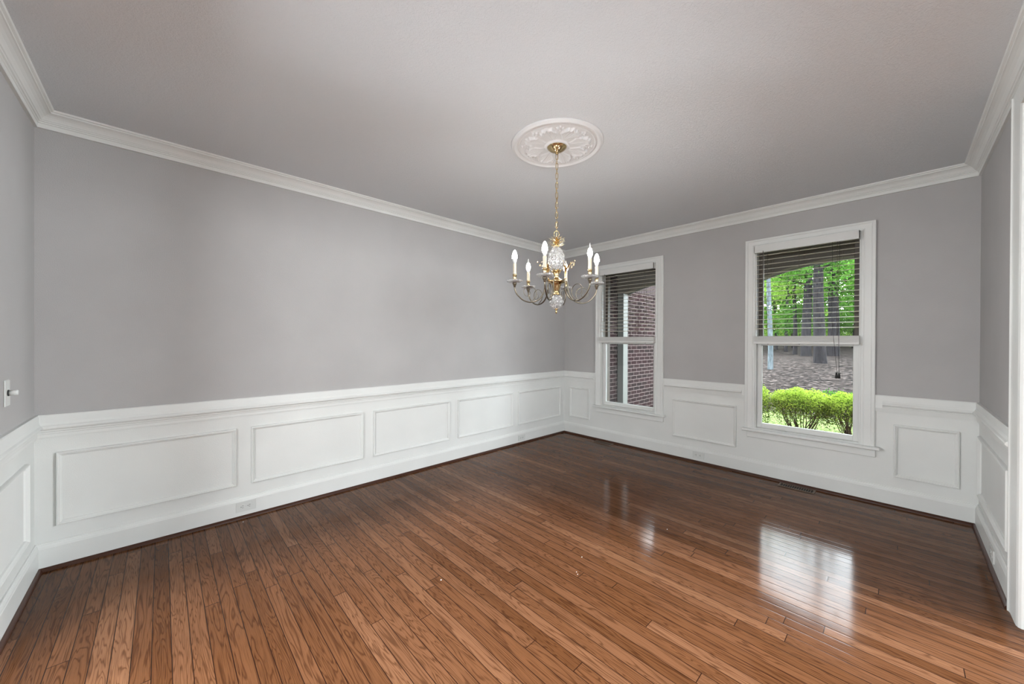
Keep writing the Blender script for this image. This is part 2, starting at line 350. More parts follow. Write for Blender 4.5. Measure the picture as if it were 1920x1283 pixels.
# hall beyond the opening
b = MB(); b.box(9.2, 9.3, -L - 0.12, 1.6, -0.3, 6.8); b.box(W + 0.12, 9.2, 1.5, 1.6, -0.3, 6.8); b.box(W + 0.12, 9.2, -L - 0.12, -L, 0, 6.8)
b.box(W, W + 0.12, -L - 0.12, 0.16, H + 0.1, 6.8); b.box(W, W + 0.12, 0.16, 1.5, -0.3, 6.8)
st(b.build('wall_hall', M['wall']), 'grey walls of the hall beyond the cased opening', 'wall')
b = MB(); b.box(-0.9, -0.8, -7.5, -L - 0.12, 0, H); b.box(4.6, 4.7, -7.5, -L - 0.12, 0, H); b.box(-0.9, 4.7, -7.6, -7.5, 0, H)
st(b.build('wall_kitchen', M['wall']), 'grey walls of the room behind the camera', 'wall')
b = MB(); b.box(-0.9, 4.7, -7.6, -L - 0.12, H, H + 0.1); st(b.build('ceiling_kitchen', M['ceiling']), 'white ceiling of the room behind the camera', 'ceiling')
b = MB(); b.box(W, 9.3, -L - 0.12, 1.6, 6.8, 6.9); st(b.build('ceiling_hall', M['ceiling']), 'white ceiling of the hall beyond the opening', 'ceiling')

# ------------------------------------------------------------------ trim
TR = [0]
def trim(b, label, cat, mat=None, bevel=0, name=None):
    TR[0] += 1
    return st(b.build(name or 'trim_%d' % TR[0], mat or M['white'], bevel=bevel), label, cat)
z = H
CROWN = [(0, z - 0.086), (0.013, z - 0.086), (0.0135, z - 0.064), (0.018, z - 0.061), (0.018, z - 0.056), (0.024, z - 0.054), (0.026, z - 0.049), (0.030, z - 0.047),
         (0.034, z - 0.040), (0.041, z - 0.031), (0.051, z - 0.023), (0.061, z - 0.018), (0.066, z - 0.017), (0.067, z - 0.011), (0.075, z - 0.008), (0.078, z), (0, z)]
RAILP = [(0, 0.706), (0.011, 0.706), (0.012, 0.712), (0.012, 0.726), (0.014, 0.730), (0.015, 0.738), (0.020, 0.743), (0.020, 0.749), (0.026, 0.753), (0.031, 0.758), (0.0325, 0.764),
         (0.030, 0.770), (0.023, 0.776), (0.0185, 0.790), (0.017, 0.826), (0.014, 0.832), (0, 0.832)]
BOARD = [(0, 0.706), (0.011, 0.706), (0.012, 0.712), (0.017, 0.735), (0.017, 0.826), (0.014, 0.832), (0, 0.832)]
NOSE = [(0.012, 0.728), (0.015, 0.738), (0.020, 0.743), (0.020, 0.749), (0.026, 0.753), (0.031, 0.758), (0.0325, 0.764), (0.030, 0.770), (0.023, 0.776), (0.017, 0.790), (0.012, 0.790)]
BASEP = [(0, 0), (0.016, 0), (0.016, 0.118), (0.0145, 0.121), (0.0135, 0.128), (0.010, 0.137), (0.007, 0.139), (0.006, 0.146), (0, 0.146)]
SHOE = [(0.016, 0), (0.031, 0), (0.030, 0.007), (0.026, 0.013), (0.021, 0.017), (0.016, 0.019)]
SIDES = {'left': ((0, -L), (0, 0), (1, 0), 1, 1), 'back': ((0, 0), (W, 0), (0, -1), 1, 1), 'front': ((0.95, -L), (0, -L), (0, 1), 0, 1)}
WHERE = {'left': 'the long wall', 'back': 'the window wall', 'front': 'the wall with the dimmer', 'right': 'the short right wall'}
CY0, CY1 = -1.290, -1.135                       # door casing on wall_right, inner and outer edge
for k, (p0, p1, n_, a, c) in SIDES.items():
    if k == 'front': p0, a = (W, -L), 1
    b = MB(); b.run(p0, p1, n_, CROWN, a, c); p0, p1, n_, a, c = SIDES[k]; trim(b, 'white crown moulding along the top of ' + WHERE[k], 'crown moulding')
    b = MB(); b.run(p0, p1, n_, BASEP, a, c); st(b.build('baseboard_' + k, M['white']), 'tall white baseboard along ' + WHERE[k], 'baseboard')
    b = MB(); b.run(p0, p1, n_, SHOE, a, c); trim(b, 'dark wood shoe moulding at the floor along ' + WHERE[k], 'shoe moulding', M['shoe'])
b = MB(); b.run((W, 0), (W, -L), (-1, 0), CROWN, 1, 1); trim(b, 'white crown moulding along the top of the short right wall and opening', 'crown moulding')
for (y0, y1, nm) in ((0, CY1, 'baseboard_right'), ):
    b = MB(); b.run((W, y0), (W, y1), (-1, 0), BASEP, 1, 0); st(b.build(nm, M['white']), 'white baseboard on the short right wall ending at the casing', 'baseboard')
    b = MB(); b.run((W, y0), (W, y1), (-1, 0), SHOE, 1, 0); trim(b, 'dark wood shoe moulding at the floor along the short right wall', 'shoe moulding', M['shoe'])
# chair rails
for k in ('left', 'front'):
    p0, p1, n_, a, c = SIDES[k]; b = MB(); b.run(p0, p1, n_, RAILP, a, c); trim(b, 'white stepped chair rail along ' + WHERE[k], 'chair rail')
CAS = [(0.508, 1.372), (2.150, 3.020)]
for (x0, x1, n0, n1, a, c, lab) in ((0, CAS[0][0], 0, CAS[0][0] - 0.018, 1, 0, 'short white chair rail between room corner and brick-view window'),
                           (CAS[0][1], CAS[1][0], CAS[0][1] + 0.018, CAS[1][0] - 0.025, 0, 0, 'white chair rail between the two windows'),
                           (CAS[1][1], W, CAS[1][1] + 0.040, W, 0, 1, 'white chair rail right of the garden-view window')):
    b = MB(); b.run((x0, 0), (x1, 0), (0, -1), BOARD, a, c); b.run((n0, 0), (n1, 0), (0, -1), NOSE, a, c); trim(b, lab, 'chair rail')
b = MB(); b.run((W, 0), (W, CY1), (-1, 0), BOARD, 1, 0); b.run((W, 0), (W, CY1 + 0.012), (-1, 0), NOSE, 1, 0); trim(b, 'white chair rail on the short right wall ending at the casing', 'chair rail')
# picture-frame panel mouldings
PAN = [(0, 0), (0.0005, 0.012), (0.003, 0.017), (0.008, 0.018), (0.011, 0.014), (0.014, 0.014), (0.019, 0.009), (0.022, 0.007), (0.0235, 0)]
rA = lambda u, z, d: (d, u, z); rB = lambda u, z, d: (u, -d, z); rC = lambda u, z, d: (u, -L + d, z); rD = lambda u, z, d: (W - d, u, z)
ORD = ['nearest the left corner', 'second from the left corner', 'in the middle of that wall', 'second from the window corner', 'beside the window corner']
for i, (u0, u1) in enumerate(((-4.390, -3.602), (-3.519, -2.731), (-2.646, -1.856), (-1.758, -0.971), (-0.882, -0.086))):
    b = MB(); b.frame(rA, u0, u1, 0.227, 0.624, PAN); trim(b, 'white rectangular panel moulding under the long wall chair rail, ' + ORD[i], 'panel moulding')
for u0, u1, lab in ((0.105, 0.418, 'narrow white panel moulding left of the brick-view window'), (1.472, 2.079, 'white panel moulding between the two windows'), (3.119, 3.437, 'narrow white panel moulding right of the garden-view window')):
    b = MB(); b.frame(rB, u0, u1, 0.227, 0.621, PAN); trim(b, lab, 'panel moulding')
b = MB(); b.frame(rD, -1.03, -0.085, 0.227, 0.621, PAN); trim(b, 'white panel moulding on the short right wall', 'panel moulding')
b = MB(); b.frame(rC, 0.19, 0.86, 0.227, 0.621, PAN); trim(b, 'white panel moulding at the left edge under the dimmer', 'panel moulding')
# cased opening on wall_right
CASP = [(0, 0), (0, 0.020), (0.004, 0.024), (0.014, 0.024), (0.019, 0.020), (0.030, 0.018), (0.115, 0.017), (0.135, 0.016), (0.147, 0.012), (0.153, 0.004), (0.153, 0)]
b = MB()
def jamb(yo, sgn):
    k = len(CASP); top = 2.354
    vs = [(W - d, yo + sgn * w_, 0) for w_, d in CASP] + [(W - d, yo + sgn * w_, top) for w_, d in CASP]
    b.add(vs, [(i, (i + 1) % k, k + (i + 1) % k, k + i) for i in range(k)] + [tuple(range(k)), tuple(range(k, 2 * k))])
jamb(CY1, -1); jamb(OP[0] - 0.16, 1)
b.box(W - 0.018, W, OP[0] + 0.006, CY0 + 0.002, OPZ, 2.354)
b.box(W - 0.004, W + 0.124, OP[1] - 0.012, OP[1] + 0.004, 0, OPZ); b.box(W - 0.004, W + 0.124, OP[0] - 0.004, OP[0] + 0.012, 0, OPZ)
b.box(W - 0.004, W + 0.124, OP[0] + 0.012, OP[1] - 0.012, OPZ - 0.016, OPZ)
trim(b, 'tall white door casing of the opening at the right edge', 'door casing')

# ------------------------------------------------------------------ windows and blinds
def window(i, x0, x1, c0, c1, lab):
    w = empty('window_%d' % (i + 1), ((x0 + x1) / 2, 0, WZ[0])); tag(w, lab, 'window', kind='structure')
    ox, oz = (x0 + x1) / 2, WZ[0]
    def bd(b, name, mat, bev=0, parent=w):
        b.v = [(x - ox, y, z - oz) for x, y, z in b.v]; return b.build(name, mat, parent, bev)
    zb, zt = 0.43, 2.172
    b = MB()
    prof = [(0, 0), (0, 0.020), (0.003, 0.023), (0.016, 0.023), (0.020, 0.018), (0.050, 0.016), (0.056, 0.012), (0.064, 0.011), (0.069, 0.013)]
    def side(xo, sg, wd_):
        pr = [(a * wd_ / 0.069, d) for a, d in prof] + [(wd_, 0)]; k = len(pr)
        pr2 = [(a * (zt - WZ[1]) / wd_, d) for a, d in pr]
        vs = [(xo + sg * a, -d, zb) for a, d in pr] + [(xo + sg * a, -d, zt - a2) for (a, d), (a2, _) in zip(pr, pr2)]
        b.add(vs, [(j, (j + 1) % k, k + (j + 1) % k, k + j) for j in range(k)] + [tuple(range(k)), tuple(range(k, 2 * k))])
        return pr, pr2
    pl, pz = side(c0, 1, x0 - c0); pr_, pz2 = side(c1, -1, c1 - x1); k = len(pl)
    vs = [(c0 + a, -d, zt - a2) for (a, d), (a2, _) in zip(pl, pz)] + [(c1 - a, -d, zt - a2) for (a, d), (a2, _) in zip(pr_, pz2)]
    b.add(vs, [(j, (j + 1) % k, k + (j + 1) % k, k + j) for j in range(k)])
    bd(b, 'casing', M['white'])
    b = MB()                                             # jamb liner
    b.box(x0 - 0.006, x0 + 0.008, -0.004, 0.112, WZ[0], WZ[1]); b.box(x1 - 0.008, x1 + 0.006, -0.004, 0.112, WZ[0], WZ[1]); b.box(x0, x1, -0.004, 0.112, WZ[1] - 0.008, WZ[1] + 0.006)
    bd(b, 'jamb', M['white'])
    b = MB(); b.box(x0 - 0.005, x0 + 0.018, 0.112, 0.168, WZ[0], WZ[1]); b.box(x1 - 0.018, x1 + 0.005, 0.112, 0.168, WZ[0], WZ[1]); b.box(x0 + 0.018, x1 - 0.018, 0.112, 0.168, WZ[1] - 0.018, WZ[1] + 0.005)
    tag(bd(b, 'storm_frame', M['taupe']), 'dark taupe outer storm frame')
    b = MB(); b.box(c0 - 0.018, c1 + 0.030, -0.058, 0.0, 0.412, 0.434); b.box(x0 - 0.004, x1 + 0.004, -0.008, 0.15, 0.413, 0.4445); bd(b, 'stool', M['white'], 0.005)
    b = MB(); b.box(c0 + 0.018, c1 + 0.004, -0.020, 0.002, 0.352, 0.412); bd(b, 'apron', M['white'], 0.003)
    xs0, xs1 = x0 + 0.008, x1 - 0.008
    def sash(name, y0, y1, z0, z1, sl, rb, rt, mat):
        b = MB()
        b.box(xs0, xs0 + sl, y0, y1, z0, z1); b.box(xs1 - sl, xs1, y0, y1, z0, z1); b.box(xs0 + sl, xs1 - sl, y0, y1, z0, z0 + rb); b.box(xs0 + sl, xs1 - sl, y0, y1, z1 - rt, z1)
        s_ = bd(b, name, mat, 0.003)
        b = MB(); b.box(xs0 + sl - 0.003, xs1 - sl + 0.003, (y0 + y1) / 2 - 0.002, (y0 + y1) / 2 + 0.002, z0 + rb - 0.003, z1 - rt + 0.003)
        bd(b, 'glass', M['pane'], 0, s_); return s_
    sash('lower_sash', 0.030, 0.066, 0.444, 1.252, 0.035, 0.042, 0.052, M['white'])
    tag(sash('upper_sash', 0.074, 0.110, 1.205, WZ[1] - 0.008, 0.034, 0.046, 0.045, M['taupe']), 'dark taupe upper sash frame')  # upper sash coloured darker than the lower one
    b = MB(); 
    for fx_ in (0.27, 0.73): b.box(x0 + (x1 - x0) * fx_ - 0.03, x0 + (x1 - x0) * fx_ + 0.03, 0.022, 0.031, 0.452, 0.460)
    bd(b, 'sash_lift', M['white'])
window(0, *WIN[0], *CAS[0], 'white double-hung window looking onto the red brick wall')
window(1, *WIN[1], *CAS[1], 'white double-hung window looking onto the hedge and woods')
def blind(x0, x1, lab, wand_x, cord_x, ladders):
    ox = (x0 + x1) / 2; oz = 2.10
    r = empty('window_blind', (ox, -0.022, oz)); tag(r, lab, 'blind', 'half-raised blinds on the two windows')
    def bd(b, name, mat, bev=0, parent=r):
        b.v = [(x - ox, y + 0.022, z - oz) for x, y, z in b.v]; return b.build(name, mat, parent, bev)
    a0, a1 = x0 + 0.001, x1 - 0.003
    b = MB(); b.box(a0 - 0.004, a1, -0.060, -0.050, 2.040, 2.104); b.box(a0 - 0.004, a0 + 0.004, -0.060, 0.0, 2.040, 2.104); b.box(a1 - 0.008, a1, -0.060, 0.0, 2.040, 2.104); b.box(a0 + 0.01, a1 - 0.006, -0.046, 0.010, 2.046, 2.090); bd(b, 'headrail', M['rail_white'], 0.002)
    b = MB(); n = 17
    for i in range(n):                                   # shallow crowned slats, tilted open
        zc = 2.018 - i * 0.0415; rows = []
        for j in range(5):
            t = j / 4; y = -0.044 + 0.048 * t; zz = zc + 0.002 * math.sin(PI * t) + 0.0052 * (t - 0.5)
            rows.append((y, zz))
        vs = [(x, y, zz) for x in (a0 + 0.004, a1 - 0.004) for y, zz in rows] + [(x, y, zz - 0.0022) for x in (a0 + 0.004, a1 - 0.004) for y, zz in rows]
        fs = [(j, j + 1, 6 + j, 5 + j) for j in range(4)] + [(10 + j, 15 + j, 16 + j, 11 + j) for j in range(4)] + [(0, 5, 15, 10), (4, 14, 19, 9)]
        fs += [(j, 10 + j, 11 + j, j + 1) for j in range(4)] + [(5 + j, 6 + j, 16 + j, 15 + j) for j in range(4)]
        b.add(vs, fs)
    bd(b, 'slats', M['slat'])
    b = MB(); b.box(a0 - 0.003, a1, -0.054, 0.012, 1.216, 1.236)
    for i in range(11): b.box(a0 - 0.002, a1 - 0.001, -0.0535 + 0.0006 * (i % 2), 0.0045, 1.2365 + i * 0.0045, 1.2405 + i * 0.0045)
    rb = bd(b, 'bottom_rail', M['rail_white'], 0.0012)
    b = MB()
    for lx in ladders:
        for y in (-0.046, 0.006): b.tube([(lx, y, 2.045), (lx, y, 1.285)], 0.0011, 5)
        for i in range(n): b.tube([(lx, -0.046, 2.012 - i * 0.0415), (lx, 0.006, 2.012 - i * 0.0415)], 0.0008, 4)
    bd(b, 'ladder_cords', M['soffit'])
    for lx in ladders:
        b = MB(); b.lathe([(0.006, 1.2165), (0.006, 1.2145), (0.003, 1.213)], 10, (lx, -0.018)); bd(b, 'cord_plug', M['dark'], 0, rb)
    if wand_x: b = MB(); b.tube([(wand_x, -0.056, 2.06), (wand_x, -0.062, 2.03), (wand_x, -0.060, 1.47)], 0.0035, 6); tag(bd(b, 'tilt_wand', M['taupe']), 'dark tilt wand')
    if cord_x:
        b = MB()
        for dx, dz in ((0, 0), (0.045, 0.01)): b.tube([(cord_x + dx, -0.058, 2.05), (cord_x + dx * 0.9, -0.060, 1.4), (cord_x + 0.045 - (0.045 - dx) * 0.25, -0.060, 0.985 + dz)], 0.0013, 5)
        pc = tag(bd(b, 'pull_cord', M['dark']), 'dark pull cords')
        b = MB()
        for dx in (0.030, 0.046): b.lathe([(0.002, 0.99), (0.006, 0.985), (0.009, 0.95), (0.008, 0.945), (0.001, 0.944)], 10, (cord_x + dx, -0.060))
        bd(b, 'tassel', M['dark'], 0, pc)
blind(*WIN[0], 'half-raised cream slat blind on the window facing the brick wall', 0.66, None, (0.70, 0.97, 1.17))
blind(*WIN[1], 'half-raised cream slat blind with dark pull cords, before the woods', 2.298, 2.77, (2.33, 2.555, 2.80))

# ------------------------------------------------------------------ outlets, dimmer, registers
def outlet(origin, rot, label):
    # built facing -y, plate lying on its side, origin at its back centre
    r = empty('electrical_outlet', origin, (0, 0, rot)); tag(r, label, 'outlet', 'outlets on the baseboards')
    b = MB(); b.box(-0.057, 0.057, -0.006, 0, -0.035, 0.035); b.build('cover_plate', M['plate'], r, 0.002, seg=2)
    for sx in (-0.0195, 0.0195):
        b = MB(); k = 20
        pts = [(max(-0.0135, min(0.0135, 0.017 * math.cos(2 * PI * i / k))), 0.017 * math.sin(2 * PI * i / k)) for i in range(k)]
        b.add([(sx + x, -0.0075, z_) for x, z_ in pts] + [(sx + x, -0.004, z_) for x, z_ in pts], [tuple(range(k))] + [(i, (i + 1) % k, k + (i + 1) % k, k + i) for i in range(k)])
        rc = b.build('receptacle', M['plate'], r)
        b = MB(); b.box(sx - 0.004, sx + 0.005, -0.0079, -0.006, 0.005, 0.0072); b.box(sx - 0.004, sx + 0.004, -0.0079, -0.006, -0.0072, -0.005)
        b.lathe([(0.0001, -0.0079), (0.0024, -0.0079), (0.0024, -0.006)], 8, (0, 0)); 
        b.v = b.v[:16] + [(sx - 0.009 + x, z_, y) for x, y, z_ in b.v[16:]]
        b.build('slots', M['slot'], rc)
    b = MB(); b.lathe([(0.003, 0), (0.003, 0.0012), (0.001, 0.0016)], 10); b.v = [(x, -0.006 - z_, y) for x, y, z_ in b.v]; b.build('screw', M['plate'], r)
outlet((0.016, -3.550, 0.081), PI / 2, 'white outlet on the baseboard below the leftmost wall panel')
outlet((0.016, -0.835, 0.069), PI / 2, 'white outlet on the long baseboard near the far corner')
outlet((1.743, -0.016, 0.077), 0, 'white outlet on the baseboard between the two windows')
outlet((W - 0.016, -0.70, 0.085), -PI / 2, 'white outlet on the short right wall baseboard, seen edge-on')
r = empty('dimmer_switch', (0.493, -L, 1.003), (0, 0, PI)); tag(r, 'white rotary dimmer switch on the pale wall at left edge', 'switch')
b = MB(); b.box(-0.035, 0.035, -0.006, 0, -0.057, 0.057); b.build('cover_plate', M['plate'], r, 0.0025, seg=2)
b = MB(); b.lathe([(0.0135, 0.006), (0.0135, 0.009), (0.010, 0.010)], 20); b.v = [(x, -z_, y) for x, y, z_ in b.v]; tag(b.build('disc', M['dark'], r), 'dark collar')  # thin dark disc on the plate behind the knob
b = MB(); b.lathe([(0.0115, 0.010), (0.0115, 0.030), (0.0105, 0.033), (0.004, 0.034)], 20); b.v = [(x, -z_, y) for x, y, z_ in b.v]; b.build('knob', M['plate'], r)
def register(x0, x1, y0, y1, label):
    r = empty('floor_register', ((x0 + x1) / 2, (y0 + y1) / 2, 0)); tag(r, label, 'floor vent', 'floor vents under the windows')
    w_, d_ = (x1 - x0) / 2, (y1 - y0) / 2; fr = 0.014
    b = MB(); b.box(-w_, w_, -d_, -d_ + fr, 0.0004, 0.005); b.box(-w_, w_, d_ - fr, d_, 0.0004, 0.005); b.box(-w_, -w_ + fr, -d_ + fr, d_ - fr, 0.0004, 0.005); b.box(w_ - fr, w_, -d_ + fr, d_ - fr, 0.0004, 0.005)
    b.build('frame', M['bronze'], r, 0.001)
    b = MB(); b.box(-w_ + fr, w_ - fr, -d_ + fr, d_ - fr, 0.0003, 0.0009); b.build('duct', M['slot'], r)
    b = MB(); n = 14
    for i in range(1, n):
        x = -w_ + fr + (2 * w_ - 2 * fr) * i / n; b.box(x - 0.002, x + 0.002, -d_ + fr, d_ - fr, 0.001, 0.004)
    b.build('louvers', M['bronze'], r)
register(0.560, 0.800, -0.155, -0.055, 'brown metal floor vent below the brick-view window')
register(2.432, 2.677, -0.148, -0.048, 'brown metal floor vent below the garden-view window')
for (x, y) in ((1.962, -2.368), (1.978, -2.380), (1.901, -2.234), (2.101, -1.569), (1.522, -2.931), (0.085, -3.575)):
    b = MB(); s_ = random.uniform(0.0022, 0.0036); k = 7
    pts = [(s_ * random.uniform(0.7, 1.2) * math.cos(2 * PI * i / k), s_ * random.uniform(0.7, 1.2) * math.sin(2 * PI * i / k)) for i in range(k)]
    b.add([(u, v_, 0.0002) for u, v_ in pts] + [(u * 0.6, v_ * 0.6, 0.0022) for u, v_ in pts], [tuple(range(k)), tuple(range(k, 2 * k))] + [(i, (i + 1) % k, k + (i + 1) % k, k + i) for i in range(k)])
    o = b.build('paint_chip', M['speck'], loc=(x, y, 0)); tag(o, 'tiny white paint chip lying on the brown wood floor', 'paint chip', 'paint chips scattered on the floor')

# ------------------------------------------------------------------ ceiling medallion
CX, CYY = 1.690, -2.217
def smooth(a, b_, x):
    t = max(0, min(1, (x - a) / (b_ - a))); return t * t * (3 - 2 * t)
def medallion():
    R = 0.280; nr, na = 110, 288; b = MB(); vs = []; fs = []
    def h(r, a):
        hh = 0.007
        hh += 0.0095 * math.exp(-((r - 0.260) / 0.010) ** 2) + 0.005 * math.exp(-((r - 0.232) / 0.0035) ** 2) - 0.003 * math.exp(-((r - 0.243) / 0.003) ** 2)
        hh += 0.010 * math.exp(-((r - 0.066) / 0.006) ** 2) + (0.005 if r < 0.062 else 0)
        k = 8; s_ = 2 * PI / k; la = (a + s_ * 100) % s_ - s_ / 2; t = abs(la) / (s_ / 2)
        ed = 0.205 - 0.075 * t ** 2.2 + 0.006 * math.cos(la * 44)                        # scalloped big leaf
        wid = 1 - 0.55 * smooth(0.16, 0.075, r)
        body = smooth(ed + 0.004, ed - 0.004, r) * smooth(0.074, 0.085, r) * smooth(wid, wid - 0.12, t)
        curl = 0.4 + 0.6 * smooth(0.10, 0.20, r) + 0.5 * math.exp(-((r - ed + 0.010) / 0.010) ** 2)
        ve = 1 - 0.35 * math.exp(-(la * r / 0.0025) ** 2) - 0.16 * (0.5 + 0.5 * math.cos(la * 60))
        hh += 0.012 * body * curl * ve
        lb = (a + s_ / 2 + s_ * 100) % s_ - s_ / 2; d2 = lb * r                             # small trefoil between leaves
        for (rc, dc, rad) in ((0.211, 0, 0.010), (0.196, 0.012, 0.009), (0.196, -0.012, 0.009), (0.178, 0, 0.008)):
            q = math.hypot(r - rc, d2 - dc); hh += 0.010 * smooth(rad, rad * 0.55, q)
        return hh * smooth(R + 0.0005, R - 0.004, r)
    for i in range(nr + 1):
        r = 0.004 + (R - 0.004) * i / nr
        for j in range(na):
            a = 2 * PI * j / na; vs.append((r * math.cos(a), r * math.sin(a), -h(r, a)))
    for i in range(nr):
        for j in range(na): fs.append((i * na + j, i * na + (j + 1) % na, (i + 1) * na + (j + 1) % na, (i + 1) * na + j))
    fs.append(tuple(range(na))); fs.append(tuple(nr * na + j for j in range(na)))
    b.add(vs, fs, 0, True)
    o = b.build('ceiling_medallion', M['plaster'], loc=(CX, CYY, H)); tag(o, 'round white plaster ceiling medallion with leaf relief around chandelier canopy', 'ceiling medallion')
medallion()

# ------------------------------------------------------------------ chandelier
CZ = 1.60
ch = empty('chandelier', (CX, CYY, H)); tag(ch, 'six-arm brass chandelier with crystal pineapple hanging from the medallion', 'chandelier')
def bc(b, name, mat, parent=ch, bev=0): 
    b.v = [(x, y, z_ - H) for x, y, z_ in b.v]; return b.build(name, mat, parent, bev)
b = MB(); b.lathe([(0.060, 2.430), (0.061, 2.427), (0.058, 2.421), (0.048, 2.411), (0.034, 2.402), (0.020, 2.396), (0.010, 2.392), (0.008, 2.386), (0.004, 2.382)], 32); bc(b, 'canopy', M['brass'])
chain = empty('chain', (0, 0, 0), parent=ch)
zt = 2.384; npitch = 16; zb = 1.905; pitch = (zt - zb) / npitch
def link_mesh():
    b = MB(); hl, hw = pitch * 0.64, 0.0078; pts = []
    for i in range(24):
        a = 2 * PI * i / 24; c_, s_ = math.cos(a), math.sin(a)
        pts.append((hw * c_, 0, (hl - hw) * (1 if s_ > 0 else -1) * (min(1, abs(s_) * 3)) + hw * s_))
    b.tube(pts, 0.0017, 6, closed=True); return b
lk = link_mesh().build('link', M['brass'], chain)
lk.location = (0, 0, zt - pitch / 2 - H); lk.rotation_euler = (0, 0, 0.8)
for i in range(1, npitch):
    c_ = lk.copy(); COL.objects.link(c_); c_.parent = chain; c_.location = (0, 0, zt - pitch * (i + 0.5) - H); c_.rotation_euler = (0, 0, 0.8 + (PI / 2) * (i % 2) + random.uniform(-0.15, 0.15))
b = MB(); b.tube([(0.003 * math.sin(i * 1.3), 0.003 * math.cos(i * 1.7), 2.386 - i * 0.0253) for i in range(21)], 0.0018, 6); bc(b, 'cord', M['gold'])
b = MB(); b.tube([(0.014 * math.cos(a_), 0.008 * math.cos(a_), 1.893 + 0.020 * math.sin(a_)) for a_ in [2 * PI * i / 20 for i in range(20)]], 0.0024, 6, closed=True); bc(b, 'hanging_loop', M['brass'])
# gilt pineapple crown leaves
def blade(b, base, out, up, length, width, curl, n=7, th=0.0008):
    base = Vector(base); out = Vector(out).normalized(); side_ = Vector((-out.y, out.x, 0)).normalized(); vs = []
    for i in range(n):
        t = i / (n - 1); w_ = width * (math.sin(PI * (0.18 + 0.80 * t)) ** 0.8) * (1 - 0.55 * t); 
        p = base + out * (length * (curl * t ** 1.8)) + Vector((0, 0, up * length * (t - 0.30 * curl * t ** 3)))
        for k, (a_, o_) in enumerate(((-1, 0), (0, -0.25), (1, 0))): vs.append(p + side_ * a_ * w_ + out * (o_ * w_ ))
    m_ = len(vs); vs += [v_ - out * th - Vector((0, 0, th)) for v_ in vs]; fs = []
    for i in range(n - 1):
        for k in range(2):
            q = (i * 3 + k, i * 3 + k + 1, i * 3 + k + 4, i * 3 + k + 3); fs.append(q); fs.append(tuple(m_ + x for x in reversed(q)))
        for k in (0, 2): fs.append((i * 3 + k, i * 3 + 3 + k, m_ + i * 3 + 3 + k, m_ + i * 3 + k))
    b.add(vs, fs, 0, True)
cr = empty('leaf_crown', (0, 0, 0), parent=ch)
for ring, (n, r0, z0, ln, cu, up) in enumerate(((10, 0.011, 1.812, 0.052, 0.80, 0.42), (10, 0.010, 1.826, 0.056, 0.80, 0.55), (9, 0.007, 1.838, 0.060, 0.78, 0.66), (6, 0.004, 1.842, 0.042, 0.25, 0.95))):
    for i in range(n):
        a = 2 * PI * (i + 0.37 * ring) / n; b = MB(); blade(b, (r0 * math.cos(a), r0 * math.sin(a), z0), (math.cos(a), math.sin(a), 0), up, ln, 0.0070, cu)
        bc(b, 'leaf', M['gold'], cr)
def cut(prof, n, k, amp, tw, name):
    # faceted crystal: criss-cross diamond cuts on a turned body
    z0, z1 = prof[0][1], prof[-1][1]; rows = 26; ps = []
    for i in range(rows + 1):
        zz = z0 + (z1 - z0) * i / rows
        for (ra, za), (rb_, zb_) in zip(prof, prof[1:]):
            if min(za, zb_) - 1e-9 <= zz <= max(za, zb_) + 1e-9: ps.append((ra + (rb_ - ra) * (zz - za) / (zb_ - za), zz)); break
    f = lambda a, z_, r: -amp * r / 0.05 * (abs(math.sin((k * a + tw * (z_ - z0)) / 2)) ** 0.7 + abs(math.sin((k * a - tw * (z_ - z0)) / 2)) ** 0.7 - 1.2)
    b = MB(); b.lathe(ps, n, smooth=False, off=f); return bc(b, name, M['crystal'])
cut([(0.022, 1.664), (0.038, 1.676), (0.047, 1.694), (0.0515, 1.716), (0.051, 1.735), (0.047, 1.760), (0.038, 1.785), (0.026, 1.805), (0.014, 1.815), (0.008, 1.817)], 48, 12, 0.0055, 250, 'crystal_pineapple')
b = MB(); b.lathe([(0.006, 1.86), (0.009, 1.845), (0.011, 1.825), (0.017, 1.818), (0.017, 1.814)], 20); bc(b, 'pineapple_cap', M['gold'])
b = MB()
b.lathe([(0.030, 1.668), (0.026, 1.662), (0.018, 1.655), (0.013, 1.648), (0.016, 1.642), (0.013, 1.636), (0.012, 1.626), (0.020, 1.618), (0.032, 1.611), (0.050, 1.606), (0.054, 1.600), (0.050, 1.594), (0.034, 1.588), (0.028, 1.580),
         (0.026, 1.566), (0.020, 1.550), (0.014, 1.538), (0.016, 1.530), (0.024, 1.524), (0.020, 1.519), (0.006, 1.516)], 28)
bc(b, 'stem', M['brass'])
for i in range(8):
    a = 2 * PI * i / 8 + 0.2; b = MB(); blade(b, (0.020 * math.cos(a), 0.020 * math.sin(a), 1.652), (math.cos(a), math.sin(a), 0), 0.75, 0.036, 0.009, 0.85); bc(b, 'cup_leaf', M['gold'])
for i in range(6):                                        # drop leaves lying over the lower crystal
    a = 2 * PI * i / 6 + 0.5; b = MB(); blade(b, (0.014 * math.cos(a), 0.014 * math.sin(a), 1.530), (math.cos(a), math.sin(a), 0), -0.55, 0.036, 0.008, 0.85); bc(b, 'drop_leaf', M['gold'])
cut([(0.008, 1.434), (0.022, 1.438), (0.036, 1.450), (0.043, 1.468), (0.0435, 1.483), (0.039, 1.500), (0.028, 1.514), (0.014, 1.521)], 48, 12, 0.0035, 220, 'crystal_ball')
b = MB(); b.lathe([(0.011, 1.436), (0.012, 1.431), (0.008, 1.427), (0.004, 1.424), (0.006, 1.419), (0.0065, 1.414), (0.004, 1.408), (0.001, 1.403)], 18); bc(b, 'finial', M['brass'])
